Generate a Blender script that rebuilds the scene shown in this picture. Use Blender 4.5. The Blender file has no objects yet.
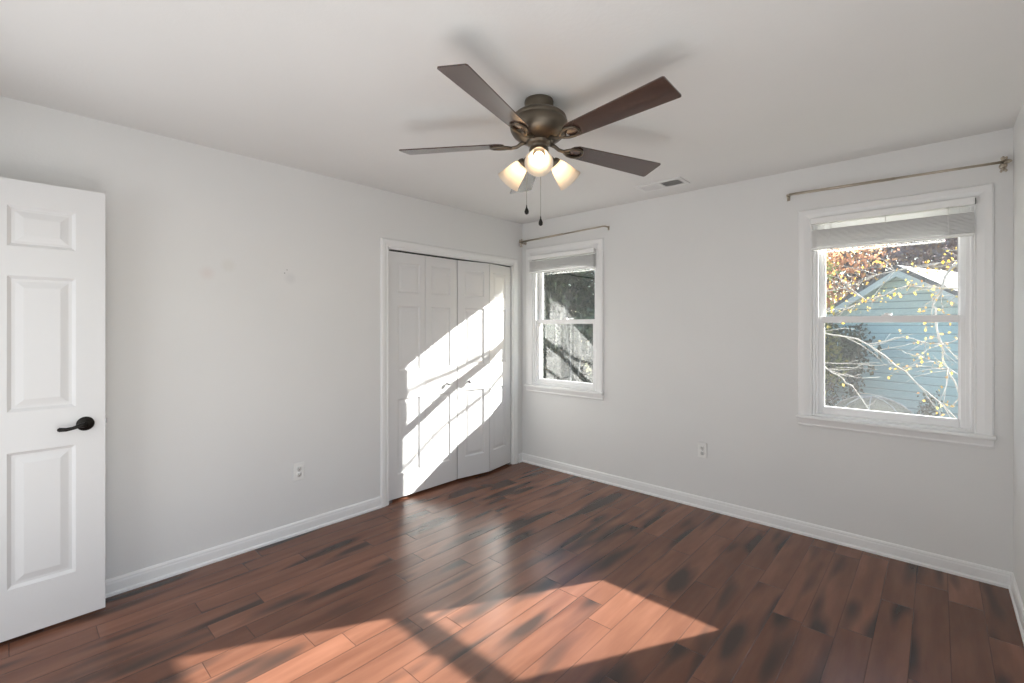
import bpy, math, random
from mathutils import Vector, Matrix, Euler
random.seed(7)
S = bpy.context.scene
COL = S.collection
R = math.radians

# ------------------------------------------------------------------ camera
cd = bpy.data.cameras.new('camera'); cam = bpy.data.objects.new('camera', cd); COL.objects.link(cam)
cam.location = (3.1536, -3.6051, 1.3903)
cam.rotation_euler = (R(90), 0, R(42.443))
cd.sensor_width = 36; cd.lens = 465.19 / 1024 * 36; cd.shift_y = -15.45 / 1024
cd.clip_start = .02
S.camera = cam
# ------------------------------------------------------------------ colour management
S.view_settings.view_transform = 'Standard'; S.view_settings.look = 'None'
S.view_settings.gamma = 1; S.view_settings.use_curve_mapping = False
S.view_settings.exposure = 0.12
# ------------------------------------------------------------------ sky
W = bpy.data.worlds.new('sky'); S.world = W; W.use_nodes = True
wn = W.node_tree.nodes; wl = W.node_tree.links
sky = wn.new('ShaderNodeTexSky'); sky.sky_type = 'NISHITA'; sky.sun_disc = False
sky.sun_elevation = R(27.8); sky.sun_rotation = R(29.5)
bg = wn['Background']; bg.inputs['Strength'].default_value = .40
wl.new(sky.outputs[0], bg.inputs[0])
# ------------------------------------------------------------------ sun
sl = bpy.data.lights.new('sun', 'SUN'); so = bpy.data.objects.new('sun', sl); COL.objects.link(so)
sl.energy = 29; sl.angle = R(.55); sl.color = (1, .96, .91)
so.location = (6, 10, 8)
so.rotation_euler = Vector((-.565, -1, -.605)).to_track_quat('-Z', 'Y').to_euler()
# ------------------------------------------------------------------ unseen fill light added just beyond the rear doorway
al = bpy.data.lights.new('rear_fill_light', 'AREA'); ao = bpy.data.objects.new('rear_fill_light', al); COL.objects.link(ao)
al.shape = 'RECTANGLE'; al.size = 1.7; al.size_y = 2.0; al.energy = 20; al.color = (.96, .98, 1)
ao.location = (1.05, -4.35, 1.05); ao.rotation_euler = (R(86), 0, R(-24))

# ------------------------------------------------------------------ fill light added in a made-up wall opening next to the camera
a2 = bpy.data.lights.new('side_fill_light', 'AREA'); s2 = bpy.data.objects.new('side_fill_light', a2); COL.objects.link(s2)
a2.shape = 'RECTANGLE'; a2.size = 1.2; a2.size_y = 1.5; a2.energy = 10; a2.color = (.93, .97, 1)
s2.location = (3.50, -3.35, 1.30)
s2.rotation_euler = Vector((-1, -.08, .25)).to_track_quat('-Z', 'Y').to_euler()

# ------------------------------------------------------------------ added fill uplight, unseen behind the camera, bounced off the ceiling
a3 = bpy.data.lights.new('ceiling_bounce_light', 'AREA'); s3 = bpy.data.objects.new('ceiling_bounce_light', a3); COL.objects.link(s3)
a3.shape = 'RECTANGLE'; a3.size = 1.6; a3.size_y = 1.1; a3.energy = 20; a3.color = (1, .985, .965)
s3.location = (2.6, -3.45, .12); s3.rotation_euler = (R(180), 0, 0)

# ================================================================== materials
def mat(name, col=(.8, .8, .8), rough=.5, metal=0, **k):
    m = bpy.data.materials.new(name); m.use_nodes = True
    b = m.node_tree.nodes['Principled BSDF']
    b.inputs['Base Color'].default_value = (*col, 1); b.inputs['Roughness'].default_value = rough
    b.inputs['Metallic'].default_value = metal
    for n, v in k.items(): b.inputs[n.replace('_', ' ')].default_value = v
    return m
class NT:
    def __init__(s, m): s.t = m.node_tree; s.n = s.t.nodes; s.l = s.t.links; s.b = s.n['Principled BSDF']
    def new(s, t, **k):
        o = s.n.new(t)
        for a, v in k.items(): setattr(o, a, v)
        return o
    def put(s, v, sock):
        if hasattr(v, 'is_output'): s.l.new(v, sock)
        else: sock.default_value = v
    def math(s, op, a, b=0, c=0):
        o = s.new('ShaderNodeMath', operation=op)
        for i, v in enumerate((a, b, c)): s.put(v, o.inputs[i])
        return o.outputs[0]
    def mix(s, f, a, b, mode='MIX'):
        o = s.new('ShaderNodeMix', data_type='RGBA', blend_type=mode)
        s.put(f, o.inputs[0])
        for v, i in ((a, 6), (b, 7)): s.put((*v, 1) if isinstance(v, tuple) else v, o.inputs[i])
        return o.outputs[2]
    def noise(s, vec, scale, detail=3, rough=.5):
        o = s.new('ShaderNodeTexNoise'); s.put(scale, o.inputs['Scale']); o.inputs['Detail'].default_value = detail
        o.inputs['Roughness'].default_value = rough
        if vec is not None: s.l.new(vec, o.inputs['Vector'])
        return o.outputs[0]
    def pos(s): return s.new('ShaderNodeNewGeometry').outputs['Position']
    def obj(s): return s.new('ShaderNodeTexCoord').outputs['Object']
    def sep(s, v): o = s.new('ShaderNodeSeparateXYZ'); s.l.new(v, o.inputs[0]); return o.outputs
    def comb(s, x, y, z):
        o = s.new('ShaderNodeCombineXYZ')
        for i, v in enumerate((x, y, z)): s.put(v, o.inputs[i])
        return o.outputs[0]
    def ramp(s, f, stops):
        o = s.new('ShaderNodeValToRGB'); s.l.new(f, o.inputs[0]); e = o.color_ramp.elements
        while len(e) < len(stops): e.new(.5)
        for i, (p, c) in enumerate(stops): e[i].position = p; e[i].color = (*c, 1) if isinstance(c, tuple) else (c, c, c, 1)
        return o.outputs[0]
    def bump(s, h, dist=.01, strength=1):
        o = s.new('ShaderNodeBump'); s.l.new(h, o.inputs['Height']); o.inputs['Distance'].default_value = dist
        o.inputs['Strength'].default_value = strength; s.l.new(o.outputs[0], s.b.inputs['Normal'])

def paint(name, col, rough, bd=.0006, sc=90):
    m = mat(name, col, rough); n = NT(m); p = n.pos()
    n.bump(n.noise(p, sc, 3), bd, .5)
    f = n.noise(p, 1.3, 4)
    c = n.mix(n.ramp(f, [(.35, 0.), (.75, 1.)]), col, tuple(x * .965 for x in col)); n.l.new(c, n.b.inputs['Base Color'])
    return m
M = {}
M['wall'] = paint('wall_paint', (.79, .79, .78), .6)
def marked_wall():
    m = paint('wall_paint_with_marks', (.79, .79, .78), .6); n = NT(m); p = n.pos(); src = n.b.inputs['Base Color'].links[0].from_socket
    for (y, z, r0, r1, c, f) in ((-2.347, 1.759, .002, .005, (.25, .24, .23), .8), (-2.362, 1.737, .002, .005, (.2, .2, .19), .9), (-2.325, 1.705, .015, .045, (.70, .70, .70), .7), (-2.80, 1.70, .010, .05, (.74, .68, .66), .6), (-2.69, 1.755, .02, .05, (.72, .71, .67), .5)):
        d = n.new('ShaderNodeVectorMath', operation='DISTANCE'); n.l.new(p, d.inputs[0]); d.inputs[1].default_value = (0, y, z)
        q = n.new('ShaderNodeMapRange'); n.l.new(d.outputs['Value'], q.inputs[0]); q.inputs[1].default_value = r0; q.inputs[2].default_value = r1; q.inputs[3].default_value = f; q.inputs[4].default_value = 0
        src = n.mix(q.outputs[0], src, c)
    n.l.new(src, n.b.inputs['Base Color']); return m
M['wallL'] = marked_wall()
M['ceil'] = paint('ceiling_paint', (.79, .785, .77), .8, .0012, 60)
M['trim'] = mat('trim_gloss_white', (.86, .86, .855), .32)
M['doorw'] = mat('door_white', (.74, .74, .74), .38)
M['vinyl'] = mat('window_vinyl_white', (.88, .88, .88), .35)
M['slat'] = mat('blind_white', (.90, .90, .89), .45)
M['plate'] = mat('outlet_white', (.84, .84, .82), .3)
M['slot'] = mat('slot_dark', (.03, .03, .03), .6)
M['bronze'] = mat('dark_bronze', (.02, .018, .016), .35, .7)
M['fanmetal'] = mat('brushed_bronze', (.15, .125, .095), .36, .8)
M['nickel'] = mat('champagne_nickel', (.50, .44, .36), .3, .9)
M['knob'] = mat('silver_knob', (.36, .36, .37), .3, .9)
M['track'] = mat('track_dark', (.05, .05, .05), .5, .4)
M['chain'] = mat('chain_metal', (.25, .22, .18), .4, .8)
M['ventw'] = mat('vent_white', (.8, .8, .79), .4)
M['ventd'] = mat('duct_grey', (.16, .16, .155), .8)

def wood_floor():
    m = mat('burnished_plank_floor', (.2, .06, .03), .27); n = NT(m)
    x, y, z = n.sep(n.pos())
    u = n.math('DIVIDE', n.math('ADD', x, 10.013), .127)
    row = n.math('FLOOR', u); fu = n.math('FRACT', u)
    w1 = n.new('ShaderNodeTexWhiteNoise', noise_dimensions='1D'); n.l.new(row, w1.inputs['W'])
    off = n.math('MULTIPLY', w1.outputs['Value'], 7.3)
    v = n.math('DIVIDE', n.math('ADD', n.math('ADD', y, 20), off), .93)
    colv = n.math('FLOOR', v); fv = n.math('FRACT', v)
    w2 = n.new('ShaderNodeTexWhiteNoise', noise_dimensions='2D'); n.l.new(n.comb(row, colv, 0), w2.inputs['Vector'])
    rnd = w2.outputs['Value']
    # seam mask
    du = n.math('MULTIPLY', n.math('MINIMUM', fu, n.math('SUBTRACT', 1, fu)), .127)
    dv = n.math('MULTIPLY', n.math('MINIMUM', fv, n.math('SUBTRACT', 1, fv)), .93)
    d = n.math('MINIMUM', du, dv)
    seam = n.new('ShaderNodeMapRange'); n.l.new(d, seam.inputs[0]); seam.inputs[2].default_value = .0026
    seam.inputs[1].default_value = .0008
    # grain
    sh = n.math('MULTIPLY', rnd, 37)
    gv = n.comb(n.math('MULTIPLY', x, 13), n.math('ADD', n.math('MULTIPLY', y, 1.8), sh), sh)
    g = n.noise(gv, 1.0, 4, .5)
    g2 = n.noise(n.comb(n.math('MULTIPLY', x, 55), n.math('MULTIPLY', y, 5), sh), 1.0, 3)
    base = n.ramp(g, [(.25, (.130, .056, .035)), (.5, (.182, .081, .051)), (.75, (.245, .113, .073))])
    base = n.mix(n.math('MULTIPLY', n.ramp(g2, [(.3, 1.), (.7, 0.)]), .13), base, (.10, .038, .024))
    tint = n.ramp(rnd, [(0., (.80, .77, .75)), (.5, (.98, .98, .98)), (1., (1.18, 1.16, 1.14))])
    base = n.mix(1., base, tint, 'MULTIPLY')
    # dark burnished smudges, long in the plank's direction, cut at plank edges
    bv = n.comb(n.math('ADD', n.math('MULTIPLY', x, 9.5), n.math('MULTIPLY', rnd, 3.)), n.math('ADD', n.math('MULTIPLY', y, 1.7), n.math('MULTIPLY', rnd, 2.)), 3.3)
    bn = n.noise(bv, 1.0, 1.2, .4)
    base = n.mix(n.ramp(bn, [(.54, 0.), (.68, .82)]), base, (.028, .024, .022))
    base = n.mix(n.math('MULTIPLY', n.math('SUBTRACT', 1, seam.outputs[0]), .55), base, (.02, .01, .008))
    n.l.new(base, n.b.inputs['Base Color'])
    h = n.math('ADD', n.math('MULTIPLY', seam.outputs[0], 1.), n.math('MULTIPLY', n.noise(n.comb(n.math('MULTIPLY', x, 9), n.math('MULTIPLY', y, 3.), sh), 1., 1), .3))
    n.bump(h, .0012, .6)
    n.b.inputs['Specular IOR Level'].default_value = .36
    return m
M['floor'] = wood_floor()

def blade_wood():
    m = mat('dark_walnut_blade', (.05, .025, .018), .25); n = NT(m); x, y, z = n.sep(n.obj())
    g = n.noise(n.comb(n.math('MULTIPLY', x, 3), n.math('MULTIPLY', y, 45), 0), 1, 5)
    n.l.new(n.ramp(g, [(.3, (.030, .016, .012)), (.7, (.085, .042, .030))]), n.b.inputs['Base Color'])
    n.b.inputs['Coat Weight'].default_value = 1.; n.b.inputs['Coat Roughness'].default_value = .15
    return m
M['blade'] = blade_wood()

def glass():
    m = bpy.data.materials.new('window_glass'); m.use_nodes = True; t = m.node_tree; t.nodes.clear()
    o = t.nodes.new('ShaderNodeOutputMaterial'); mx = t.nodes.new('ShaderNodeMixShader')
    tr = t.nodes.new('ShaderNodeBsdfTransparent'); gl = t.nodes.new('ShaderNodeBsdfGlossy'); gl.inputs['Roughness'].default_value = 0
    tr.inputs[0].default_value = (.97, .985, .98, 1)
    mx.inputs[0].default_value = .15
    t.links.new(tr.outputs[0], mx.inputs[1]); t.links.new(gl.outputs[0], mx.inputs[2]); t.links.new(mx.outputs[0], o.inputs[0])
    return m
M['glass'] = glass()
def emit(name, col, s):
    m = mat(name, col, .5); b = m.node_tree.nodes['Principled BSDF']
    b.inputs['Emission Color'].default_value = (*col, 1); b.inputs['Emission Strength'].default_value = s; return m
M['bulb'] = emit('lit_bulb', (1, .80, .58), 13)
def shade_glass():
    m = bpy.data.materials.new('frosted_shade_glass'); m.use_nodes = True; t = m.node_tree; t.nodes.clear()
    o = t.nodes.new('ShaderNodeOutputMaterial'); a = t.nodes.new('ShaderNodeBsdfTranslucent'); d = t.nodes.new('ShaderNodeBsdfDiffuse')
    a.inputs[0].default_value = (.95, .86, .74, 1); d.inputs[0].default_value = (.85, .82, .76, 1)
    mx = t.nodes.new('ShaderNodeMixShader'); mx.inputs[0].default_value = .4
    t.links.new(a.outputs[0], mx.inputs[1]); t.links.new(d.outputs[0], mx.inputs[2]); t.links.new(mx.outputs[0], o.inputs[0])
    return m
M['shade'] = shade_glass()
def leafmat(name, cols, tl=.6):
    m = bpy.data.materials.new(name); m.use_nodes = True; t = m.node_tree; t.nodes.clear()
    o = t.nodes.new('ShaderNodeOutputMaterial'); a = t.nodes.new('ShaderNodeBsdfTranslucent'); d = t.nodes.new('ShaderNodeBsdfDiffuse')
    mx = t.nodes.new('ShaderNodeMixShader'); mx.inputs[0].default_value = 1 - tl
    g = t.nodes.new('ShaderNodeNewGeometry'); r = t.nodes.new('ShaderNodeValToRGB')
    e = r.color_ramp.elements; r.color_ramp.interpolation = 'CONSTANT' if len(cols) > 4 else 'LINEAR'
    while len(e) < len(cols): e.new(.5)
    for i, c in enumerate(cols): e[i].position = i / max(1, len(cols) - (0 if len(cols) > 4 else 1)); e[i].color = (*c, 1)
    t.links.new(g.outputs['Random Per Island'], r.inputs[0])
    t.links.new(r.outputs[0], a.inputs[0]); t.links.new(r.outputs[0], d.inputs[0])
    t.links.new(a.outputs[0], mx.inputs[1]); t.links.new(d.outputs[0], mx.inputs[2]); t.links.new(mx.outputs[0], o.inputs[0])
    return m
M['l_orange'] = leafmat('autumn_orange_leaves', [(.80, .40, .24), (.85, .50, .26), (.72, .36, .27), (.82, .62, .28)])
M['l_yellow'] = leafmat('yellow_leaves', [(.72, .46, .04), (.70, .36, .05), (.60, .52, .12), (.72, .30, .08)])
M['l_green'] = leafmat('dark_green_leaves', [(.035, .06, .04), (.07, .10, .055), (.03, .055, .05), (.09, .12, .07)], .2)
M['l_olive'] = leafmat('olive_leaves', [(.14, .17, .07), (.22, .23, .09), (.08, .12, .05), (.40, .32, .08)], .3)
M['l_mauve'] = leafmat('pale_mauve_leaves', [(.42, .34, .36), (.50, .38, .34), (.36, .32, .38), (.62, .46, .30)], .55)
M['l_brown'] = leafmat('grey_brown_leaves', [(.15, .14, .15), (.22, .19, .19), (.12, .13, .16), (.32, .21, .14)], .3)
def bark(name, c1, c2):
    m = mat(name, c1, .9); n = NT(m); x, y, z = n.sep(n.obj())
    g = n.noise(n.comb(n.math('MULTIPLY', x, 20), n.math('MULTIPLY', y, 20), n.math('MULTIPLY', z, 4)), 1, 4)
    n.l.new(n.ramp(g, [(.35, c1), (.65, c2)]), n.b.inputs['Base Color']); n.bump(g, .01, .6); return m
M['bark'] = bark('grey_bark', (.10, .085, .075), (.22, .20, .18))
M['palebark'] = bark('pale_twig_bark', (.30, .28, .26), (.50, .48, .45))
M['twig'] = bark('grey_twig_bark', (.16, .16, .16), (.26, .26, .26))
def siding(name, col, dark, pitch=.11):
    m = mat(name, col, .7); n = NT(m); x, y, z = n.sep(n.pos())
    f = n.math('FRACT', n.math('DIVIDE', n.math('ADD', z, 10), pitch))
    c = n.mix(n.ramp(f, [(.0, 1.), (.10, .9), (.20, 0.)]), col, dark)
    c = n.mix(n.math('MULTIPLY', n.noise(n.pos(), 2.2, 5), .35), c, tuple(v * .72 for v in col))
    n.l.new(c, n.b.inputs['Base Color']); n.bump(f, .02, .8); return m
M['teal'] = siding('teal_clapboard', (.38, .58, .62), (.19, .30, .33), .17)
M['gable'] = siding('pale_green_shiplap', (.50, .60, .57), (.15, .21, .20), .145)
M['housetrim'] = mat('house_trim_pale', (.55, .60, .58), .6)
def shingle():
    m = mat('pale_shingle_roof', (.6, .58, .55), .8); n = NT(m); o = n.obj()
    b = n.new('ShaderNodeTexBrick'); n.l.new(o, b.inputs['Vector']); b.inputs['Scale'].default_value = 3.5
    b.inputs['Color1'].default_value = (.17, .165, .16, 1); b.inputs['Color2'].default_value = (.135, .13, .13, 1); b.inputs['Mortar'].default_value = (.09, .09, .09, 1)
    b.inputs['Mortar Size'].default_value = .03
    n.l.new(b.outputs[0], n.b.inputs['Base Color']); return m
M['roof'] = shingle()
def lawn():
    m = mat('leaf_strewn_lawn', (.1, .12, .05), .95); n = NT(m); p = n.pos()
    n.l.new(n.ramp(n.noise(p, 3.5, 8, .7), [(.35, (.05, .07, .03)), (.52, (.11, .12, .05)), (.66, (.28, .18, .08))]), n.b.inputs['Base Color'])
    n.bump(n.noise(p, 14, 5), .05); return m
M['lawn'] = lawn()
def canopyfab():
    m = mat('weathered_beige_canvas', (.55, .52, .42), .9); n = NT(m); p = n.obj()
    g = n.noise(p, 5, 6, .7)
    n.l.new(n.ramp(g, [(.36, (.07, .06, .04)), (.46, (.20, .18, .12)), (.7, (.29, .26, .18))]), n.b.inputs['Base Color']); return m
M['canvas'] = canopyfab()
M['brick'] = siding('sun_block_siding', (.6, .6, .57), (.35, .35, .33), .12)

# ================================================================== mesh helpers
class MB:
    def __init__(s): s.v = []; s.f = []; s.sm = []
    def add(s, vs, fs, smooth=False):
        o = len(s.v); s.v += [tuple(v) for v in vs]; s.f += [tuple(o + i for i in f) for f in fs]; s.sm += [smooth] * len(fs); return s
    def box(s, x0, x1, y0, y1, z0, z1, bev=0):
        if x0 > x1: x0, x1 = x1, x0
        if y0 > y1: y0, y1 = y1, y0
        b = min(bev, (x1 - x0) / 2.2, (y1 - y0) / 2.2, (z1 - z0) / 2.2)
        if b <= 0:
            vs = [(x, y, z) for z in (z0, z1) for y in (y0, y1) for x in (x0, x1)]
            return s.add(vs, [(0, 2, 3, 1), (4, 5, 7, 6), (0, 1, 5, 4), (2, 6, 7, 3), (0, 4, 6, 2), (1, 3, 7, 5)])
        def oc(z, i): # octagon-cornered ring
            return [(x0 + i + b, y0 + i, z), (x1 - i - b, y0 + i, z), (x1 - i, y0 + i + b, z), (x1 - i, y1 - i - b, z), (x1 - i - b, y1 - i, z), (x0 + i + b, y1 - i, z), (x0 + i, y1 - i - b, z), (x0 + i, y0 + i + b, z)]
        rings = oc(z0, b * .6) + oc(z0 + b, 0) + oc(z1 - b, 0) + oc(z1, b * .6)
        fs = [tuple(range(7, -1, -1)), tuple(range(24, 32))]
        for r in range(3):
            for k in range(8): fs.append((r * 8 + k, r * 8 + (k + 1) % 8, r * 8 + 8 + (k + 1) % 8, r * 8 + 8 + k))
        return s.add(rings, fs)
    def tube(s, pts, rad, n=8, cap=True, smooth=True):
        pts = [Vector(p) for p in pts]; rad = rad if isinstance(rad, (list, tuple)) else [rad] * len(pts)
        ref = None; rings = []
        for i, p in enumerate(pts):
            t = (pts[min(i + 1, len(pts) - 1)] - pts[max(i - 1, 0)]).normalized()
            if ref is None: ref = Vector((0, 0, 1)) if abs(t.z) < .9 else Vector((1, 0, 0))
            a = (ref - t * ref.dot(t)).normalized(); b = t.cross(a); ref = a
            rings += [p + (a * math.cos(2 * math.pi * k / n) + b * math.sin(2 * math.pi * k / n)) * rad[i] for k in range(n)]
        fs = []
        for i in range(len(pts) - 1):
            for k in range(n): fs.append((i * n + k, i * n + (k + 1) % n, (i + 1) * n + (k + 1) % n, (i + 1) * n + k))
        s.add(rings, fs, smooth)
        if cap:
            o = len(s.v) - len(rings)
            s.f.append(tuple(o + k for k in range(n - 1, -1, -1))); s.sm.append(False)
            s.f.append(tuple(o + (len(pts) - 1) * n + k for k in range(n))); s.sm.append(False)
        return s
    def lathe(s, prof, n=32, org=(0, 0, 0), axis=(0, 0, 1), smooth=True):
        q = Vector((0, 0, 1)).rotation_difference(Vector(axis).normalized()); org = Vector(org); vs = []; fs = []
        for r, h in prof:
            for k in range(n):
                a = 2 * math.pi * k / n; vs.append(org + q @ Vector((max(r, 1e-5) * math.cos(a), max(r, 1e-5) * math.sin(a), h)))
        for i in range(len(prof) - 1):
            for k in range(n): fs.append((i * n + k, i * n + (k + 1) % n, (i + 1) * n + (k + 1) % n, (i + 1) * n + k))
        return s.add(vs, fs, smooth)
    def extr(s, prof, p0, p1, up=(0, 0, 1), out=None):
        # prof: (out, up) pairs, extruded from p0 to p1
        p0, p1, up, out = Vector(p0), Vector(p1), Vector(up), Vector(out); n = len(prof)
        vs = [p0 + out * a + up * b for a, b in prof] + [p1 + out * a + up * b for a, b in prof]
        fs = [(k, (k + 1) % n, n + (k + 1) % n, n + k) for k in range(n)] + [tuple(range(n - 1, -1, -1)), tuple(range(n, 2 * n))]
        return s.add(vs, fs)
    def build(s, name, m, parent=None, mtx=None):
        me = bpy.data.meshes.new(name); me.from_pydata(s.v, [], s.f); me.materials.append(m)
        me.polygons.foreach_set('use_smooth', s.sm)
        me.update()
        import bmesh
        bm = bmesh.new(); bm.from_mesh(me)
        if len(bm.faces) < 4000: bmesh.ops.recalc_face_normals(bm, faces=bm.faces)
        bm.to_mesh(me); bm.free()
        o = bpy.data.objects.new(name, me); COL.objects.link(o)
        if parent: o.parent = parent
        if mtx is not None: o.matrix_local = mtx
        return o
def tag(o, label=None, cat=None, group=None, kind=None):
    for k, v in (('label', label), ('category', cat), ('group', group), ('kind', kind)):
        if v: o[k] = v
    return o
def empty(name, loc=(0, 0, 0), rz=0, parent=None):
    o = bpy.data.objects.new(name, None); COL.objects.link(o); o.location = loc; o.rotation_euler = (0, 0, rz)
    o.empty_display_size = .1
    if parent: o.parent = parent
    return o
def rel(mb, o):
    mb.v = [(v[0] - o[0], v[1] - o[1], v[2] - o[2]) for v in mb.v]; return mb
def struct(o, label, cat): return tag(o, label, cat, kind='structure')

RW, RD, RH = 3.45, 4.10, 2.44; T = .14; GZ = -1.3
# ================================================================== room shell
struct(MB().box(-.75, RW + T, -RD - 1.6, 0, -.12, 0).build('floor', M['floor']), 'reddish brown plank floor with dark burnished streaks', 'floor')
struct(MB().box(-.75, RW + T, -RD - 1.6, T, RH, RH + .12).build('ceiling', M['ceil']), 'plain white ceiling above the fan', 'ceiling')
WIN = [(.14, .89, .80, 2.085), (2.545, 3.30, .80, 2.085)]
b = MB()
xs = [-T, .14, .89, 2.545, 3.30, RW + T]
for i in (0, 2, 4): b.box(xs[i], xs[i + 1], 0, T, -.12, RH)
for x0, x1, z0, z1 in WIN: b.box(x0, x1, 0, T, -.12, z0); b.box(x0, x1, 0, T, z1, RH)
struct(b.build('wall_back', M['wall']), 'white painted wall holding the two sash windows', 'wall')
CY0, CY1, CZ = -1.59, -.142, 2.005
b = MB().box(-T, 0, -RD, CY0, 0, RH).box(-T, 0, CY1, 0, 0, RH).box(-T, 0, CY0, CY1, CZ, RH)
struct(b.build('wall_left', M['wallL']), 'white painted wall around the closet opening', 'wall')
struct(MB().box(RW, RW + T, -RD, -3.98, 0, RH).box(RW, RW + T, -2.72, 0, 0, RH).box(RW, RW + T, -3.98, -2.72, 0, .5).box(RW, RW + T, -3.98, -2.72, 2.1, RH).build('wall_right', M['wall']), 'white painted wall at the right edge', 'wall')  # opening beside the camera is made up, for the side fill light
struct(MB().box(RW + T, RW + 2.4, -2.62, -2.5, GZ, 4.2).build('wall_sun_block', M['brick']), 'added unseen wall that keeps sun out of the side opening', 'wall')  # put here only to block sun from the side opening
b = MB().box(-T, .12, -RD - T, -RD, 0, RH).box(1.95, RW + T, -RD - T, -RD, 0, RH).box(.12, 1.95, -RD - T, -RD, 2.06, RH)  # doorway made wider than the door to pass the added rear light
struct(b.build('wall_rear', M['wall']), 'white wall behind the viewer, doorway widened for the added fill light', 'wall')
b = MB().box(-.75, -.73, -RD - 1.6, -RD - T, 0, RH).box(RW, RW + T, -RD - 1.6, -RD - T, 0, RH).box(-.75, RW + T, -RD - 1.6, -RD - 1.5, 0, RH)
struct(b.build('wall_hall', M['wall']), 'white hallway walls beyond the rear doorway', 'wall')
b = MB().box(-.75, -.72, CY0 - .2, CY1 + .142, 0, RH).box(-.72, -T, CY0 - .2, CY0 - .18, 0, RH).box(-.72, -T, CY1 + .12, CY1 + .14, 0, RH)
struct(b.build('wall_closet', M['wall']), 'inside walls of the closet behind the bifold doors', 'wall')

# baseboards
BP = [(0, 0), (.019, 0), (.019, .012), (.013, .02), (.0125, .062), (.0105, .068), (.0105, .076), (.006, .084), (0, .086)]
def base(name, p0, p1, out, label): struct(MB().extr(BP, p0, p1, out=out).build(name, M['trim']), label, 'baseboard')
base('baseboard_left', (0, -RD, 0), (0, CY0 - .062, 0), (1, 0, 0), 'white baseboard along the wall left of the closet')
base('baseboard_corner', (0, CY1 + .07, 0), (0, 0, 0), (1, 0, 0), 'short white baseboard between closet and corner')
base('baseboard_back', (0, 0, 0), (RW, 0, 0), (0, -1, 0), 'white baseboard under the two windows')
base('baseboard_right', (RW, -RD, 0), (RW, 0, 0), (-1, 0, 0), 'white baseboard at the right edge')

# closet casing
def casing(b, a0, a1, z0, z1, w, axis, mitre=True, legs=True, top=True, thick=.017):
    """colonial casing around an opening; axis 'x': wall plane x=0 (a is y), 'y': wall plane y=0 (a is x)"""
    pr = [(0, 0), (.010, 0), (.012, .006), (.009, .012), (thick, w * .55), (thick, w - .008), (thick - .006, w), (0, w)]
    def P(a, d, z): return (d, a, z) if axis == 'x' else (a, -d, z)
    rings = []
    for (a, z, sa, sz) in ((a0, z0, -1, 0), (a0, z1, -1, 1), (a1, z1, 1, 1), (a1, z0, 1, 0)):
        rings.append([P(a + sa * u, d, z + sz * u) for d, u in pr])
    n = len(pr); vs = sum(rings, []); fs = []
    for r in range(3):
        for k in range(n): fs.append((r * n + k, r * n + (k + 1) % n, (r + 1) * n + (k + 1) % n, (r + 1) * n + k))
    fs += [tuple(range(n)), tuple(range(3 * n, 4 * n))]
    b.add(vs, fs)
b = MB(); casing(b, CY0, CY1, 0, CZ, .062, 'x')
b.box(-T, .002, CY0 - .002, CY0 + .012, 0, CZ).box(-T, .002, CY1 - .012, CY1 + .002, 0, CZ).box(-T, .002, CY0, CY1, CZ - .012, CZ)
struct(b.build('trim_1', M['trim']), 'white casing around the closet doors', 'door casing')
struct(MB().box(-.052, -.022, CY0 + .013, CY1 - .013, CZ - .022, CZ - .013).build('trim_2', M['track']), 'dark track over the closet doors', 'door track')


# panelled slab: front face at +t/2, in local X (width) Z (height); thickness Y
def slab(w, h, t, xr, zr, depth=.008, ins=(0, .010, .018, .040)):
    b = MB(); dps = (0, depth, depth, .0025)
    xc = sorted({0, w} | {v for r in xr for v in r}); zc = sorted({0, h} | {v for r in zr for v in r})
    for side in (1, -1):
        Y = lambda d: side * (t / 2 - d)
        for i in range(len(xc) - 1):
            for j in range(len(zc) - 1):
                x0, x1, z0, z1 = xc[i], xc[i + 1], zc[j], zc[j + 1]
                if (x0, x1) in xr and (z0, z1) in zr:
                    vs = []
                    for q, d in zip(ins, dps): vs += [(x0 + q, Y(d), z0 + q), (x1 - q, Y(d), z0 + q), (x1 - q, Y(d), z1 - q), (x0 + q, Y(d), z1 - q)]
                    fs = [(r * 4 + k, r * 4 + (k + 1) % 4, r * 4 + 4 + (k + 1) % 4, r * 4 + 4 + k) for r in range(3) for k in range(4)] + [(12, 13, 14, 15)]
                    b.add(vs, fs)
                else: b.add([(x0, Y(0), z0), (x1, Y(0), z0), (x1, Y(0), z1), (x0, Y(0), z1)], [(0, 1, 2, 3)])
    a = t / 2
    b.add([(0, -a, 0), (w, -a, 0), (w, a, 0), (0, a, 0), (0, -a, h), (w, -a, h), (w, a, h), (0, a, h)], [(0, 1, 2, 3), (4, 5, 6, 7), (0, 4, 7, 3), (1, 5, 6, 2)])
    # weld
    import bmesh
    me = bpy.data.meshes.new('t'); me.from_pydata(b.v, [], b.f); bm = bmesh.new(); bm.from_mesh(me)
    bmesh.ops.remove_doubles(bm, verts=bm.verts, dist=1e-5); bmesh.ops.recalc_face_normals(bm, faces=bm.faces)
    bm.verts.index_update(); r = MB(); r.v = [tuple(v.co) for v in bm.verts]; r.f = [tuple(v.index for v in f.verts) for f in bm.faces]; r.sm = [False] * len(r.f)
    bm.free(); bpy.data.meshes.remove(me); return r

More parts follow.
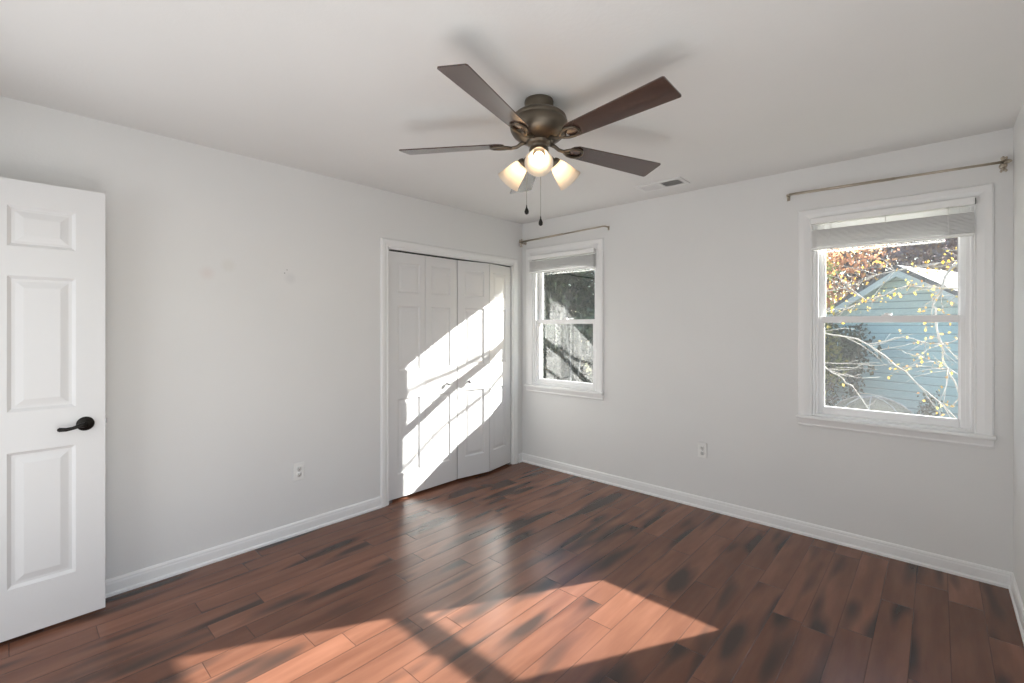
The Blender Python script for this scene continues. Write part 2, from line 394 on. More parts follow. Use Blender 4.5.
# closet bifolds: each pair = two hinged leaves
ZR = [(.185, .785), (1.01, 1.53), (1.635, 1.875)]
LW = .3525
def bifold(name, ypiv, dirn, bulge, label):
    ya = ypiv; L = LW
    a = math.asin(bulge / L)
    t = empty(name, (-.03, ya, .022)); struct(t, label, 'closet door')
    # leaf A from pivot, leaf B back to the track
    for k in (0, 1):
        c, s_ = math.cos(a), math.sin(a)
        start = Vector((0, 0, 0)) if k == 0 else Vector((bulge, dirn * L * c, 0))
        d = Vector((s_, dirn * c, 0)) if k == 0 else Vector((-s_, dirn * c, 0))
        nrm = Vector((c, -dirn * s_, 0)) if k == 0 else Vector((c, dirn * s_, 0))
        xr = (.085, .300) if (k == 0) else (.0585, .2735)
        lf = slab(L - .003, 1.957, .03, [xr], ZR)
        m4 = Matrix(((d.x, nrm.x, 0, start.x), (d.y, nrm.y, 0, start.y), (0, 0, 1, 0), (0, 0, 0, 1)))
        o = lf.build('leaf', M['doorw'], t, m4)
        if k == 1:
            kb = MB().lathe([(0, .0), (.008, 0), (.007, .012), (.014, .018), (.0165, .025), (.014, .031), (0, .033)], 20, (.235, .015, .865), (0, 1, 0))
            kb.build('knob', M['knob'], o)
            tag(kb and o.children[0], 'small round silver knob')
        else:
            MB().box(.004, .03, -.008, .02, -.02, -.002).build('pivot_bracket', M['knob'], o)
bifold('door_2', CY0 + .017, 1, .004, 'left pair of white bifold closet doors, lying flat')
bifold('door_3', CY1 - .024, -1, .055, 'right pair of white bifold closet doors, folded slightly outward')

# ------------------------------------------------------------------ entry door leaf standing open against the left wall
ent = empty('door_1', (.147, -4.035, .022)); struct(ent, 'white panelled entry door standing open against the left wall', 'door')
dw = .765
sl_ = slab(dw, 2.013, .035, [(.105, .325), (.44, .66)], [(.215, .812), (.99, 1.59), (1.72, 1.90)], .010, (0, .013, .024, .052))
m4 = Matrix(((0, 1, 0, 0), (1, 0, 0, 0), (0, 0, 1, 0), (0, 0, 0, 1)))
leaf = sl_.build('door_leaf', M['doorw'], ent, m4)
hx, hz = .765 - .072, .905
b = MB().lathe([(0, 0), (.033, 0), (.033, .004), (.029, .009), (.016, .012), (.013, .014), (.0125, .045), (0, .047)], 36, (hx, .0175, hz), (0, 1, 0))
b.tube([(hx, .055, hz), (hx - .02, .058, hz - .001), (hx - .045, .057, hz - .009), (hx - .068, .055, hz - .013), (hx - .086, .053, hz - .011)], [.0125, .010, .0075, .0085, .0095], 12)
b.lathe([(0, -.010), (.006, -.008), (.0105, 0), (.006, .008), (0, .010)], 12, (hx - .089, .053, hz - .011), (1, 0, 0))
h = b.build('lever_handle', M['bronze'], leaf); tag(h, 'dark bronze lever handle on an oval rose')
b = MB().box(.765, .7665, -.0125, .0125, hz - .028, hz + .028).box(.765, .773, -.007, .007, hz - .009, hz + .009)
tag(b.build('latch_plate', M['knob'], leaf), 'small metal latch plate on the door edge')
for z in (.2, 1.0, 1.8): MB().tube([(-.004, -.0175, z - .045), (-.004, -.0175, z + .045)], .007, 10).build('hinge', M['bronze'], leaf)

# ================================================================== windows
def ring(b, x0, x1, z0, z1, y0, y1, l, r, bt, t):
    b.box(x0, x0 + l, y0, y1, z0, z1, .003).box(x1 - r, x1, y0, y1, z0, z1, .003)
    b.box(x0 + l - .001, x1 - r + .001, y0, y1, z0, z0 + bt, .003).box(x0 + l - .001, x1 - r + .001, y0, y1, z1 - t, z1, .003)
def window(n, x0, x1, z0, z1, cl, cr, ct, label):
    w = empty('window_%d' % n, ((x0 + x1) / 2, 0, z0)); O = ((x0 + x1) / 2, 0, z0); struct(w, label, 'window')
    b = MB()                                          # jamb liner / vinyl frame
    ring(b, x0, x1, z0, z1, .0, T + .01, .014, .014, .014, .014)
    b.box(x0 + .014, x0 + .03, .014, .028, z0, z1).box(x1 - .03, x1 - .014, .014, .028, z0, z1)
    b.box(x0 + .014, x0 + .02, .062, .066, z0, z1).box(x1 - .02, x1 - .014, .062, .066, z0, z1)
    rel(b, O).build('window_frame', M['vinyl'], w)
    zm = 1.435
    def sash(za, zb, ya, yb, bt, tt, nm):
        b = MB(); ring(b, x0 + .016, x1 - .016, za, zb, ya, yb, .038, .038, bt, tt)
        xi0, xi1 = x0 + .054, x1 - .054
        # glazing bead step
        for q in ((xi0, xi0 + .006, za + bt, zb - tt), (xi1 - .006, xi1, za + bt, zb - tt)): b.box(q[0], q[1], ya + .006, yb - .003, q[2], q[3])
        b.box(xi0, xi1, ya + .006, yb - .003, za + bt, za + bt + .005).box(xi0, xi1, ya + .006, yb - .003, zb - tt - .005, zb - tt)
        s = rel(b, O).build(nm, M['vinyl'], w)
        ym = (ya + yb) / 2
        rel(MB().box(xi0, xi1, ym - .002, ym + .002, za + bt, zb - tt), O).build('glass_pane', M['glass'], s)
        return s
    sash(zm - .020, z1 - .014, .074, .104, .034, .05, 'upper_sash')
    lo = sash(z0 + .014, zm + .018, .028, .060, .045, .036, 'lower_sash')
    xm = (x0 + x1) / 2
    b = MB().box(xm - .024, xm + .024, .032, .056, zm + .018, zm + .026, .002).lathe([(.012, 0), (.012, .008), (0, .011)], 16, (xm, .044, zm + .025)).box(xm - .004, xm + .026, .03, .04, zm + .028, zm + .035)
    rel(b, O).build('sash_lock', M['vinyl'], lo)
    b = MB(); casing(b, x0, x1, z0, z1, ct, 'y'); rel(b, O)
    # different left / right widths
    vv = []
    for (x, y, z) in b.v:
        X = x + O[0]
        if X < x0: X = x0 - (x0 - X) * cl / ct
        if X > x1: X = x1 + (X - x1) * cr / ct
        vv.append((X - O[0], y, z))
    b.v = vv; b.build('casing', M['trim'], w)
    b = MB().box(x0 - cl - .008, x1 + cr + .008, -.040, 0.0, z0 - .022, z0 + .000, .006)
    b.box(x0 + .014, x1 - .014, -.002, .028, z0 - .008, z0 + .016)
    rel(b, O).build('sill', M['trim'], w)
    b = MB().extr([(0, 0), (.008, 0), (.013, .012), (.011, .02), (.016, .04), (.018, .052), (0, .052)], (x0 - cl, 0, z0 - .074), (x1 + cr, 0, z0 - .074), out=(0, -1, 0))
    rel(b, O).build('apron', M['trim'], w)
    return w
window(1, *WIN[0], .078, .070, .088, 'white double hung sash window nearest the corner, left of the two')
window(2, *WIN[1], .080, .078, .075, 'white double hung sash window near the right wall, teal house outside')

# blinds, drawn up
def blind(x0, x1, zt, zb, label, n, endcap, gap):
    O = ((x0 + x1) / 2, -.02, zt); t = empty('window_blind', O); tag(t, label, 'window blind')
    y0, y1 = -.046, .008
    rel(MB().box(x0, x1, y0, y1, zt - .038, zt, .003), O).build('headrail', M['slat'], t)
    if endcap: rel(MB().box(x1 + .0005, x1 + .004, y0 + .004, y1 - .004, zt - .034, zt - .004), O).build('end_cap', M['track'], t)
    zs = zt - gap; br = .016
    pitch = (zs - zb - br) / n
    for k in range(n):
        z = zs - k * pitch; xo = random.uniform(-.0012, .0012); yo = random.uniform(-.002, .002)
        s = MB().extr([(-.024, -.0018), (0, .0), (.024, -.0018), (.0245, .0002), (.024, .0022), (0, .004), (-.024, .0022)], (x0 + .004 + xo, -.019 + yo, z - .004), (x1 - .004 + xo, -.019 + yo, z - .004 + random.uniform(-.0006, .0006)), out=(0, -1, 0))
        rel(s, O).build('slat', M['slat'], t)
    rel(MB().box(x0 + .003, x1 - .003, -.044, .006, zb, zb + .013, .003), O).build('bottom_rail', M['slat'], t)
    for f in (.14, .5, .86):
        x = x0 + (x1 - x0) * f
        b = MB().tube([(x, .010, zt - .03), (x, .010, zb + .001), (x, -.02, zb - .0015), (x, -.047, zb + .001), (x + .002, -.047, (zt + zb) / 2), (x, -.047, zt - .03)], .0013, 6)
        rel(b, O).build('ladder_cord', M['slat'], t)
    return O, t
blind(.112, .885, 2.088, 1.918, 'white slatted blind drawn up in the window nearest the corner', 12, False, .05)
blind(2.540, 3.305, 2.092, 1.888, 'white slatted blind drawn up in the window near the right wall', 15, True, .075)

# curtain rods
def rod(name, xa, xb, zl, zr, y, label, ornateL, ornateR):
    z = (zl + zr) / 2; O = ((xa + xb) / 2, 0, z); t = empty(name, O); tag(t, label, 'curtain rod')
    xm = xa + (xb - xa) * .55
    rel(MB().tube([(xa, y, zl), (xm, y, zl + (zr - zl) * .55)], .0085, 14), O).build('outer_tube', M['nickel'], t)
    rel(MB().tube([(xm, y, zl + (zr - zl) * .55), (xb, y, zr)], .0068, 14), O).build('inner_tube', M['nickel'], t)
    for x, orn, sgn in ((xa, ornateL, -1), (xb, ornateR, 1)):
        b = MB(); z = zl if sgn < 0 else zr
        if orn:   # wall bracket with scrolled cup
            b.lathe([(0, 0), (.016, 0), (.014, .004), (0, .005)], 16, (x, 0, z - .006), (0, -1, 0))
            b.tube([(x, 0, z - .006), (x, y * .5, z - .012), (x, y, z - .012)], .0055, 8)
            for k in range(9):                       # flower-like head of petals around the rod end
                a = k / 9 * 2 * math.pi; rr = .017 if k % 2 else .022
                b.lathe([(0, -.011), (.006, -.007), (.008, 0), (.005, .008), (0, .012)], 8, (x + sgn * (.004 if k % 2 else -.006), y + rr * math.cos(a), z + rr * math.sin(a)), (sgn * .5, math.cos(a), math.sin(a)))
            b.lathe([(0, -.016), (.008, -.012), (.012, 0), (.007, .012), (0, .018)], 14, (x + sgn * .012, y, z), (1, 0, 0))
            for dx, dz, r_ in ((-.004, -.036, .008), (.006, -.046, .007), (-.012, -.048, .0055)):   # hanging drops
                b.lathe([(0, -r_ * 1.3), (r_ * .8, -r_ * .6), (r_, 0), (r_ * .6, r_ * .8), (0, r_ * 1.5)], 10, (x + sgn * dx, y, z + dz), (0, 0, 1))
            b.tube([(x, y, z - .01), (x - sgn * .003, y, z - .03), (x + sgn * .006, y, z - .046), (x - sgn * .012, y, z - .048)], .002, 6)
            rel(b, O).build('ornate_bracket', M['nickel'], t)
        else:     # plain return to the wall
            b.tube([(x, y, z), (x + sgn * .012, y + .006, z), (x + sgn * .018, y + .02, z), (x + sgn * .018, -.003, z)], .0065, 12)
            b.box(x + sgn * .018 - .009, x + sgn * .018 + .009, -.004, 0, z - .026, z + .012, .002)
            rel(b, O).build('wall_bracket', M['nickel'], t)
rod('curtain_rod', .045, .995, 2.240, 2.262, -.07, 'short thin metal curtain rod above the window nearest the corner', True, False)
rod('curtain_rod', 2.425, 3.412, 2.266, 2.250, -.07, 'thin metal curtain rod above the window near the right wall', False, True)

# outlets
def outlet(loc, rz, label):
    t = empty('wall_outlet', loc, rz); tag(t, label, 'outlet')
    # local: plate faces -Y
    MB().box(-.035, .035, -.006, 0, -.0575, .0575, .003).build('cover_plate', M['plate'], t)
    for z in (-.0195, .0195):
        f = MB().lathe([(0, .0), (.0165, 0), (.0165, .0018), (0, .002)], 24, (0, -.006, z), (0, -1, 0)).build('receptacle', M['plate'], t)
        MB().box(-.0075, -.0045, -.0085, -.0079, z - .002, z + .008).box(.0045, .0075, -.0085, -.0079, z - .002, z + .007).lathe([(0, 0), (.0025, 0), (.0025, .0006), (0, .0006)], 10, (0, -.0079, z - .008), (0, -1, 0)).build('slots', M['slot'], f)
    MB().lathe([(0, 0), (.003, 0), (.0025, .001), (0, .0012)], 12, (0, -.006, 0), (0, -1, 0)).build('screw', M['knob'], t)
outlet((0, -2.272, .42), R(90), 'white duplex outlet low on the wall left of the closet')
outlet((1.829, 0, .443), 0, 'white duplex outlet low on the wall between the windows')

# ceiling register
O = (1.641, -.305, RH); t = empty('ceiling_vent', O); tag(t, 'white two-way ceiling air vent beyond the fan', 'vent')
b = MB(); xa, xb, ya, yb = -.178, .178, -.09, .09; fr = .028
for q in ((xa, xb, ya, ya + fr), (xa, xb, yb - fr, yb), (xa, xa + fr, ya + fr, yb - fr), (xb - fr, xb, ya + fr, yb - fr), (-.008, .008, ya + fr, yb - fr)): b.box(q[0], q[1], q[2], q[3], -.007, 0, .0015)
b.build('vent_frame', M['ventw'], t)
tag(MB().box(xa + fr, xb - fr, ya + fr, yb - fr, -.0012, -.0002).build('duct_opening', M['ventd'], t), 'dark opening behind the louvres')
for s, x0, x1 in ((-1, xa + fr, -.008), (1, .008, xb - fr)):
    for k in range(9):
        x = x0 + (k + .5) * (x1 - x0) / 9
        tl = .0065; 
        b = MB().extr([(-tl, -.0085), (-tl + .0012, -.0085), (tl + .0012, -.0015), (tl, -.0015)] if s < 0 else [(tl, -.0085), (tl + .0012, -.0085), (-tl + .0012, -.0015), (-tl, -.0015)], (x, ya + fr, 0), (x, yb - fr, 0), out=(1, 0, 0))
        b.build('louvre', M['ventw'], t)

# ================================================================== ceiling fan
FX, FY = 1.782, -1.919
fan = empty('ceiling_fan', (FX, FY, RH)); tag(fan, 'bronze ceiling fan with five dark blades and three lit shades', 'ceiling fan')
Z = lambda z: z - RH
MB().lathe([(0, 0), (.066, 0), (.068, -.008), (.066, -.03), (.060, -.055), (.058, -.062), (0, -.062)], 40).build('canopy', M['fanmetal'], fan)
MB().lathe([(.05, -.052), (.078, -.055), (.104, -.064), (.120, -.078), (.124, -.088), (.121, -.092), (.121, -.096), (.127, -.100), (.131, -.118), (.128, -.138), (.117, -.158), (.098, -.176), (.070, -.190), (.06, -.192), (0, -.192)], 48).build('motor_housing', M['fanmetal'], fan).scale = (1.04, 1.04, 1)
MB().lathe([(.06, -.190), (.058, -.196), (.056, -.204), (.047, -.209), (.042, -.214), (.042, -.222), (.045, -.225), (.045, -.266), (.038, -.276), (0, -.278)], 36).build('switch_housing', M['fanmetal'], fan)
for k in range(5):
    th = 4.9348 - k * 2 * math.pi / 5
    slope = .0121 * math.cos(th) - .0544 * math.sin(th)
    mb = Matrix.Translation((0, 0, -.200)) @ Matrix.Rotation(th, 4, 'Z') @ Matrix.Rotation(-math.atan(slope), 4, 'Y') @ Matrix.Rotation(R(-11.5), 4, 'X')
    # blade outline: rounded root, flared, square tip
    r0, r1, w0, w1, tk = .165, .674, .048, .067, .0055
    pts = [(r0, -.022), (r0 + .010, -.036), (r0 + .032, -w0)] + [(r1 - .006, -w1), (r1, -w1 + .006), (r1, w1 - .006), (r1 - .006, w1)] + [(r0 + .032, w0), (r0 + .010, .036), (r0, .022)]
    n = len(pts); b = MB().add([(x, y, -tk / 2) for x, y in pts] + [(x, y, tk / 2) for x, y in pts], [tuple(range(n - 1, -1, -1)), tuple(range(n, 2 * n))] + [(i, (i + 1) % n, n + (i + 1) % n, n + i) for i in range(n)])
    bl = b.build('blade', M['blade'], fan, mb)
    # blade iron: arm splitting into a loop under the blade
    b = MB()
    b.tube([(.058, 0, .012), (.085, 0, .004), (.105, 0, -.008), (.135, 0, -.012), (.165, 0, -.009)], [.0095, .009, .0085, .008, .007], 10)
    for s in (1, -1):
        b.tube([(.128, 0, -.010), (.145, s * .014, -.010), (.165, s * .027, -.009), (.195, s * .033, -.0085), (.222, s * .026, -.008), (.232, s * .010, -.008)], [.006, .0065, .0065, .006, .0055, .0045], 8)
        b.lathe([(0, -.004), (.006, -.003), (.006, 0), (0, 0)], 12, (.205, s * .030, -.010))
    b.tube([(.228, -.014, -.008), (.235, 0, -.008), (.228, .014, -.008)], .0045, 8)
    b.build('blade_bracket', M['fanmetal'], fan, mb)
# light kit
for k, az in enumerate((-51, 69, 189)):
    a = R(az); dirv = Vector((math.cos(a) * math.sin(R(50)), math.sin(a) * math.sin(R(50)), -math.cos(R(50))))
    e = Vector((math.cos(a), math.sin(a), 0))
    p0 = Vector((0, 0, -.252)) + e * .038; p1 = p0 + e * .018 + Vector((0, 0, .002)); p2 = p1 + dirv * .022
    arm = MB().tube([p0 - e * .01, p0, p1, p2], [.011, .011, .012, .012], 14).lathe([(0, 0), (.020, .002), (.027, .012), (.029, .024), (.027, .026), (0, .026)], 24, p2, dirv).build('lamp_arm', M['fanmetal'], fan)
    q = p2 + dirv * .020
    pr = [(.027, 0), (.030, .004), (.036, .020), (.044, .047), (.052, .080), (.059, .106), (.062, .113), (.0595, .113), (.049, .080), (.041, .047), (.033, .020), (.027, .004)]
    tag(MB().lathe(pr, 40, q, dirv).build('lamp_shade', M['shade'], fan), 'frosted cream glass shade, glowing')
    MB().lathe([(.010, -.004), (.011, .012), (.013, .018), (.020, .032), (.0225, .044), (.020, .056), (.012, .064), (0, .066)], 24, q, dirv).build('bulb', M['bulb'], fan)
# pull chains
for (dx, dy, zt, zb) in ((-.048, -.032, -.26, -.516), (.012, -.002, -.268, -.573)):
    b = MB().tube([(dx, dy, zt), (dx, dy, zb + .03)], .0011, 6)
    z = zt
    while z > zb + .04: b.lathe([(0, -.0017), (.0017, 0), (0, .0017)], 6, (dx, dy, z)); z -= .008
    c = b.build('pull_chain', M['chain'], fan)
    tag(MB().lathe([(0, .034), (.002, .032), (.003, .022), (.0075, .012), (.0105, .003), (.009, -.006), (.004, -.011), (0, -.012)], 16, (dx, dy, zb)).build('pull_knob', M['bronze'], c), 'dark teardrop pull')

# ================================================================== outdoors
struct(MB().box(-45, 45, T + .0, 60, GZ - .2, GZ).build('ground', M['lawn']), 'leaf strewn lawn outside', 'ground')

# neighbour house
def house():
    a = R(20); e = Vector((math.cos(a), -math.sin(a), 0)); r = Vector((math.sin(a), math.cos(a), 0))
    P = Vector((2.578, 9, 2.516)); HW = 3.4; rise = 2.15; L = 8
    o = (P.x, P.y, GZ); t = empty('neighbour_house', o); tag(t, 'teal clapboard house with a pale gable roof outside the right window', 'house')
    B = Vector((P.x, P.y, 0))
    def pt(u, w, z): return tuple(B + e * u + r * w + Vector((0, 0, z)))
    def prism(pts, w0, w1):
        n = len(pts); return MB().add([pt(u, w0, z) for u, z in pts] + [pt(u, w1, z) for u, z in pts], [tuple(range(n)), tuple(range(2 * n - 1, n - 1, -1))] + [(i, (i + 1) % n, n + (i + 1) % n, n + i) for i in range(n)])
    ze = P.z - rise; zb = 1.60
    rel(prism([(-HW, GZ), (HW, GZ), (HW, ze), (0, P.z), (-HW, ze)], .02, L), o).build('house_wall', M['teal'], t)
    k = HW * (P.z - zb) / rise
    tag(rel(prism([(-k, zb), (k, zb), (0, P.z)], -.012, .0199), o).build('gable_siding', M['gable'], t), 'grey green horizontal siding in the gable')
    rel(prism([(-k - .1, zb - .10), (k + .1, zb - .10), (k, zb), (-k, zb)], -.03, .019), o).build('gable_band', M['housetrim'], t)
    for s in (1, -1):
        sl2 = rise / HW
        q = [(0, P.z + .02), (s * (HW + .35), P.z + .02 - sl2 * (HW + .35)), (s * (HW + .35), P.z + .14 - sl2 * (HW + .35)), (0, P.z + .14)]
        rel(prism(q, -.14, L + .2), o).build('roof_slope', M['roof'], t)
        q = [(0, P.z - .10), (s * (HW + .3), P.z - .10 - sl2 * (HW + .3)), (s * (HW + .3), P.z + .04 - sl2 * (HW + .3)), (0, P.z + .04)]
        rel(prism(q, -.17, -.142), o).build('rake_board', M['housetrim'], t)
house()

# trees --------------------------------------------------------------
def leaf_mesh(points, size, b, flat=0.0):
    for p in points:
        s = size * random.uniform(.6, 1.3)
        q = Euler((random.uniform(-1, 1) * 1.5, random.uniform(-1, 1) * 1.5, random.uniform(0, 6.28))).to_matrix()
        vs = [p + q @ Vector(v) * s for v in ((-.5, 0, 0), (-.12, -.32, .05), (.5, 0, -.03), (-.12, .32, .05))]
        b.add(vs, [(0, 1, 2), (0, 2, 3)])
def branches(b, p, d, L, r, depth, tips, bend=.25, split=3, n=5):
    pts = [Vector(p)]; rad = [r]; d = Vector(d).normalized()
    for i in range(4):
        d = (d + Vector((random.uniform(-1, 1), random.uniform(-1, 1), random.uniform(-.6, 1))) * bend).normalized()
        pts.append(pts[-1] + d * L / 4); rad.append(r * (1 - .16 * (i + 1)))
    b.tube(pts, rad, n, cap=False)
    if depth == 0: tips += pts[1:]; return
    for k in range(split):
        i = random.choice((2, 3, 4)) if k else 4
        nd = (d + Vector((random.uniform(-1, 1), random.uniform(-1, 1), random.uniform(-.35, .8))) * .85).normalized()
        branches(b, pts[i], nd, L * random.uniform(.55, .8), rad[i] * .62, depth - 1, tips, bend, split, max(3, n - 1))
def tree(name, cat, label, loc, h, rad, nl, lsize, lm, bk, depth=3, crown0=.25, seed=0, group=None, zs=1.0):
    random.seed(seed)
    t = empty(name, loc); tag(t, label, cat, group)
    b = MB(); tips = []
    branches(b, (0, 0, 0), (0, 0, 1), h * .42, h * .022, depth, tips, .12, 4, 8)
    b.build('trunk', M[bk], t)
    if nl:
        fb = MB(); pts = []
        cz = h * (crown0 + (1 - crown0) / 2); hz_ = h * (1 - crown0) / 2
        lobes = [(Vector((random.gauss(0, .38) * rad, random.gauss(0, .38) * rad, cz + random.uniform(-.7, .7) * hz_)), random.uniform(.32, .6) * rad) for _ in range(26)]
        for i in range(nl):
            c, lr = random.choice(lobes); v = Vector((random.gauss(0, 1), random.gauss(0, 1), random.gauss(0, 1))).normalized() * lr * random.uniform(.55, 1.05)
            v.z *= zs; q = c + v
            if q.z < .05: q.z = .05
            pts.append(q)
        leaf_mesh(pts, lsize, fb); fb.build('foliage', M[lm], t)
    return t
# orange maple left of the gable, yellow one, dark backdrop
tree('maple_tree', 'tree', 'orange leaved autumn tree rising behind the left slope of the gable', (-.8, 15.3, GZ), 6.6, 2.6, 14000, .13, 'l_orange', 'bark', 3, .25, 1)
tree('maple_tree', 'tree', 'pale mauve and tan autumn tree peeking over the house ridge', (3.3, 20.5, GZ), 8.0, 2.7, 8000, .18, 'l_mauve', 'bark', 3, .3, 2)
tree('yellow_tree', 'tree', 'yellow green leafy tree at the left edge of the right window view', (1.22, 7.1, GZ), 4.4, .70, 3200, .085, 'l_olive', 'bark', 2, .15, 3)
tree('broad_shrub', 'shrub', 'dark green shrub against the left end of the teal wall', (1.25, 8.2, GZ), 2.75, .95, 7500, .10, 'l_green', 'bark', 2, .0, 4)
i = 0
for (x, y, h, r_, m_, nm, lb) in [
    (-17, 15, 8.5, 3.6, 'l_green', 'evergreen_tree', 'dark evergreen mass at the far left seen through the corner window'),
    (-12.5, 12.5, 7.5, 3.2, 'l_green', 'evergreen_tree', 'dark evergreen tree filling the left half of the corner window'),
    (-8.8, 11.5, 7.2, 3.0, 'l_green', 'oak_tree', 'dark leaved tree filling the right half of the corner window'),
    (-10.5, 18, 9.5, 4.0, 'l_green', 'evergreen_tree', 'tall dark evergreen standing behind two nearer dark trees'),
    (-4.5, 18, 8.5, 3.6, 'l_green', 'evergreen_tree', 'dark evergreen left of the orange autumn tree'),
    (1.2, 23, 10, 4.2, 'l_brown', 'oak_tree', 'grey brown tree behind the orange autumn tree'),
    (6.5, 22, 9.5, 3.9, 'l_mauve', 'oak_tree', 'mauve grey autumn tree above the pale roof'),
    (11, 24, 10, 4.2, 'l_brown', 'oak_tree', 'grey brown tree beyond the right end of the pale roof')]:
    i += 1
    tree(nm, 'tree', lb, (x, y, GZ), h, r_, 8500, .24 if m_ == 'l_brown' else .26, m_, 'bark', 3, .0, 10 + i)
for k, (x, y) in enumerate(((-9.6, 7.6), (-7.2, 7.2), (-4.9, 7.0), (-2.9, 7.4))):
    tree('hedge_shrub', 'shrub', ('dark hedge shrub farthest left in the corner window', 'dark hedge shrub second from the left in the corner window', 'dark hedge shrub in the right part of the corner window', 'dark hedge shrub just past the right edge of the corner window')[k], (x, y, GZ), 3.1, 1.25, 6500, .15, 'l_green', 'bark', 2, .0, 60 + k)
# bare twiggy trees near the corner window
def bare(loc, h, seed, label, d=4):
    random.seed(seed); t = empty('bare_tree', loc); tag(t, label, 'tree'); b = MB(); tips = []
    branches(b, (0, 0, 0), (0, 0, 1), h * .4, .035, d, tips, .2, 4, 6)
    b.build('branches', M['twig'], t)
bare((-3.9, 5.2, GZ), 5.2, 31, 'bare pale twigged tree outside the corner window')
bare((-2.6, 4.4, GZ), 4.4, 33, 'smaller bare pale twigged tree closest to the corner window')

# young tree with yellow leaves right outside the right window
def young(O, seed, label, spec, boost, clumps=()):
    random.seed(seed); t = empty('yellow_leaved_sapling', O)
    tag(t, label, 'tree')
    b = MB(); ends = []
    def br(pts, r0, r1, twigs=6):
        pts = [Vector(p) for p in pts]; fine = []
        for i in range(len(pts) - 1):
            for k in range(4):
                u = k / 4; fine.append(pts[i].lerp(pts[i + 1], u) + Vector((random.gauss(0, .008), random.gauss(0, .01), random.gauss(0, .008))))
        fine.append(pts[-1]); n = len(fine)
        b.tube(fine, [r0 + (r1 - r0) * i / (n - 1) for i in range(n)], 6)
        for k in range(twigs):
            i = random.randint(n // 5, n - 1); p = fine[i]; d = (pts[-1] - pts[0]).normalized()
            d = (d + Vector((random.uniform(-.8, .8), random.uniform(-.5, .5), random.uniform(-.8, .8)))).normalized()
            L = random.uniform(.15, .5); q = [p]
            for j in range(3): d = (d + Vector((random.gauss(0, .2), random.gauss(0, .2), random.gauss(0, .2)))).normalized(); q.append(q[-1] + d * L / 3)
            b.tube(q, [.0042, .0034, .0028, .0018], 4); ends.extend(q[1:])
        ends.extend(fine[n // 2:])
    for args in spec: br(*args)
    rel(b, O).build('branches', M['palebark'], t)
    fb = MB(); pts = []
    for p in ends:
        k = boost if p.z > 1.45 else (.42 if p.x > 2.8 or p.z > 1.2 else .12)
        if random.random() < k:
            for j in range(random.choice((1, 2, 3, 4))): pts.append(p + Vector((random.gauss(0, .035), random.gauss(0, .04), random.gauss(-.015, .03))))
    for c, sd, k in clumps: pts += [Vector(c) + Vector((random.gauss(0, sd[0]), random.gauss(0, sd[1]), random.gauss(0, sd[2]))) for _ in range(k)]
    leaf_mesh(pts, .033, fb); rel(fb, O).build('foliage', M['l_yellow'], t)
young((1.45, 2.6, GZ), 5, 'pale branched sapling rising left of the right window, sparse yellow leaves', [
    ([(1.45, 2.6, GZ), (1.42, 2.6, -.3), (1.40, 2.55, .6), (1.32, 2.5, 1.25), (1.25, 2.5, 1.9), (1.2, 2.5, 2.6), (1.15, 2.5, 3.5)], .030, .012, 2),
    ([(1.35, 2.5, 1.10), (2.19, 2.5, 1.33), (2.63, 2.5, 1.21), (2.91, 2.5, .93), (3.28, 2.5, .52), (3.5, 2.5, .2)], .010, .005, 16),
    ([(2.63, 2.5, 1.21), (2.9, 2.45, 1.28), (3.2, 2.4, 1.2), (3.4, 2.4, .9)], .006, .003, 8),
    ([(1.40, 2.55, .75), (2.15, 2.5, .99), (2.63, 2.5, .98)], .008, .003, 4),
    ([(1.40, 2.55, .6), (2.18, 2.5, .97), (2.35, 2.5, .86), (2.52, 2.5, .69), (2.7, 2.5, .4)], .009, .004, 6),
    ([(1.22, 2.5, 2.42), (1.49, 2.3, 2.489), (1.8, 2.3, 2.506), (2.134, 2.3, 2.522), (2.5, 2.3, 2.50)], .021, .014, 0),
    ([(1.2, 2.5, 2.65), (1.446, 2.4, 2.82), (1.81, 2.35, 2.95), (2.0, 2.3, 3.06), (2.2, 2.3, 3.2)], .028, .014, 4),
    ([(1.17, 2.5, 3.1), (1.4, 2.45, 3.2), (1.6, 2.4, 3.45)], .012, .005, 8)], .5, [((1.55, 2.4, 3.42), (.11, .12, .10), 260), ((1.35, 2.4, 3.3), (.12, .12, .08), 120)])
young((3.78, 3.1, GZ), 9, 'pale branched sapling reaching in from the right, dense yellow leaves', [
    ([(3.78, 3.1, GZ), (3.76, 3.1, 0), (3.8, 3.1, 1.2), (3.72, 3.1, 2.2), (3.6, 3.0, 2.9)], .034, .012, 2),
    ([(3.72, 3.1, 2.3), (3.5, 2.8, 2.2), (3.25, 2.6, 1.95), (3.13, 2.5, 1.6), (3.15, 2.5, 1.35), (3.2, 2.5, 1.06), (3.29, 2.5, .81), (3.4, 2.5, .6)], .013, .006, 26),
    ([(3.78, 3.1, 1.5), (3.4, 2.8, 1.75), (2.95, 2.6, 1.80), (2.5, 2.5, 1.62), (2.15, 2.5, 1.5)], .010, .004, 26),
    ([(3.75, 3.1, 1.9), (3.3, 2.9, 2.05), (2.8, 2.8, 1.98), (2.3, 2.8, 1.80)], .010, .004, 26),
    ([(3.79, 3.1, .6), (3.5, 2.9, .75), (3.25, 2.8, .95), (3.0, 2.8, 1.1)], .007, .003, 10)], .75)

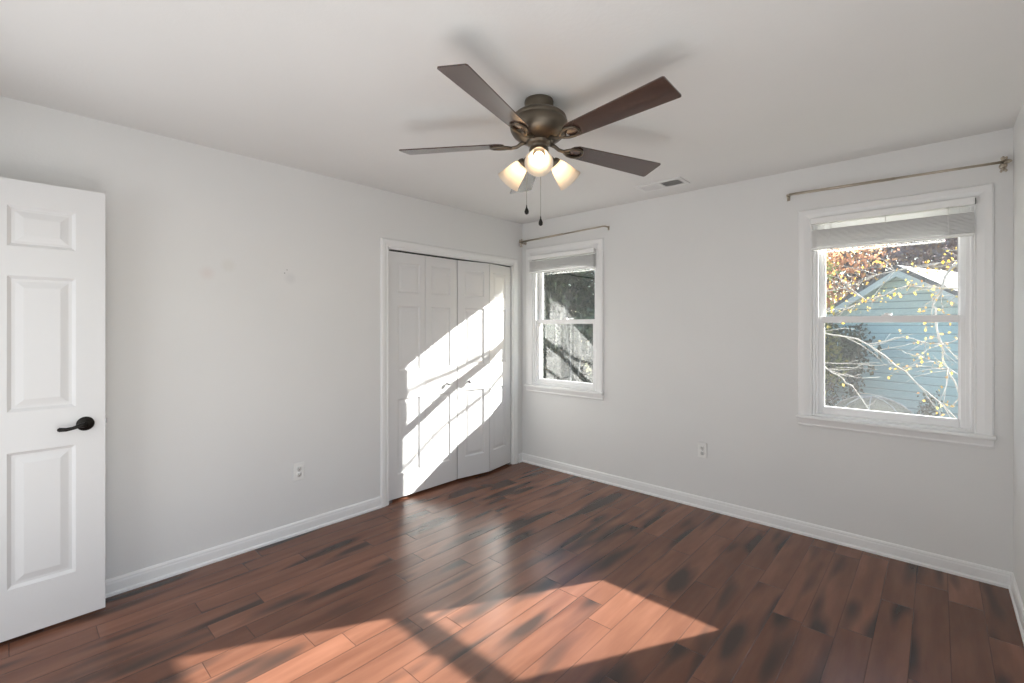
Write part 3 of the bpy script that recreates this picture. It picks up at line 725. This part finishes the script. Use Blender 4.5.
# vine on the teal wall
def vine():
    random.seed(8); P = Vector((2.578, 9, 2.516)); a = R(20); e = Vector((math.cos(a), -math.sin(a), 0)); nrm = Vector((-math.sin(a), -math.cos(a), 0))
    O = tuple(Vector((P.x, P.y, 0)) + e * -.95 + nrm * .12 + Vector((0, 0, GZ))); t = empty('climbing_vine', O); tag(t, 'dark climbing vine streaking up the teal wall', 'vine')
    B = Vector((P.x, P.y, 0)); b = MB(); fb = MB(); pts = []
    for (u0, u1, z1) in ((-.9, -.75, 1.35), (-.7, -.95, .75), (-1.2, -1.35, 1.5), (.45, .5, -.1)):
        line = [B + e * (u0 + (u1 - u0) * k / 8 + .05 * math.sin(k * 1.7)) + nrm * .03 + Vector((0, 0, GZ + (z1 - GZ) * k / 8)) for k in range(9)]
        b.tube(line, .012, 5)
        for k in range(420):
            q = random.choice(line[3:]); q = q.lerp(random.choice(line[3:]), random.random() * .3)
            pts.append(q + e * random.gauss(0, .075) + nrm * random.uniform(0, .08) + Vector((0, 0, random.gauss(0, .12))))
    rel(b, O).build('stem', M['bark'], t); leaf_mesh(pts, .07, fb); rel(fb, O).build('foliage', M['l_green'], t)
vine()

# weathered round canopy seen over the sill
def canopy():
    c = Vector((2.28, 7.0, GZ)); t = empty('garden_canopy', c); tag(t, 'round weathered beige canopy with a pale rim, low in front of the teal wall', 'garden canopy')
    n = 16; prof = [(0.02, 1.41), (.25, 1.38), (.43, 1.29), (.57, 1.16), (.67, .98), (.72, .80)]
    b = MB().lathe(prof + [(.71, .78), (.66, .95), (.56, 1.13), (.42, 1.26), (.24, 1.35), (.02, 1.38)], n, smooth=False); b.build('canvas', M['canvas'], t)
    b = MB()
    for k in range(n):
        if k % 2 == 0: b.tube([(r * math.cos(2 * math.pi * k / n), r * math.sin(2 * math.pi * k / n), z + .008) for r, z in prof], .012, 6)
    b.tube([(.725 * math.cos(2 * math.pi * k / 32), .725 * math.sin(2 * math.pi * k / 32), .79) for k in range(33)], .018, 6)
    tag(b.build('rim', M['palebark'], t), 'pale rim and ribs')
    MB().tube([(0, 0, 0), (0, 0, 1.38)], .03, 10).lathe([(0, 0), (.25, 0), (.25, .05), (.05, .07), (0, .07)], 20).build('pole', M['palebark'], t)
canopy()
tree('small_yellow_shrub', 'shrub', 'small yellow leaved shrub right of the round canopy', (2.97, 5.9, GZ), 1.5, .28, 520, .07, 'l_yellow', 'bark', 2, .1, 40)
tree('small_green_shrub', 'shrub', 'small dark shrub low at the right end of the teal wall', (3.5, 5.6, GZ), 1.1, .25, 600, .06, 'l_green', 'bark', 2, .1, 41)
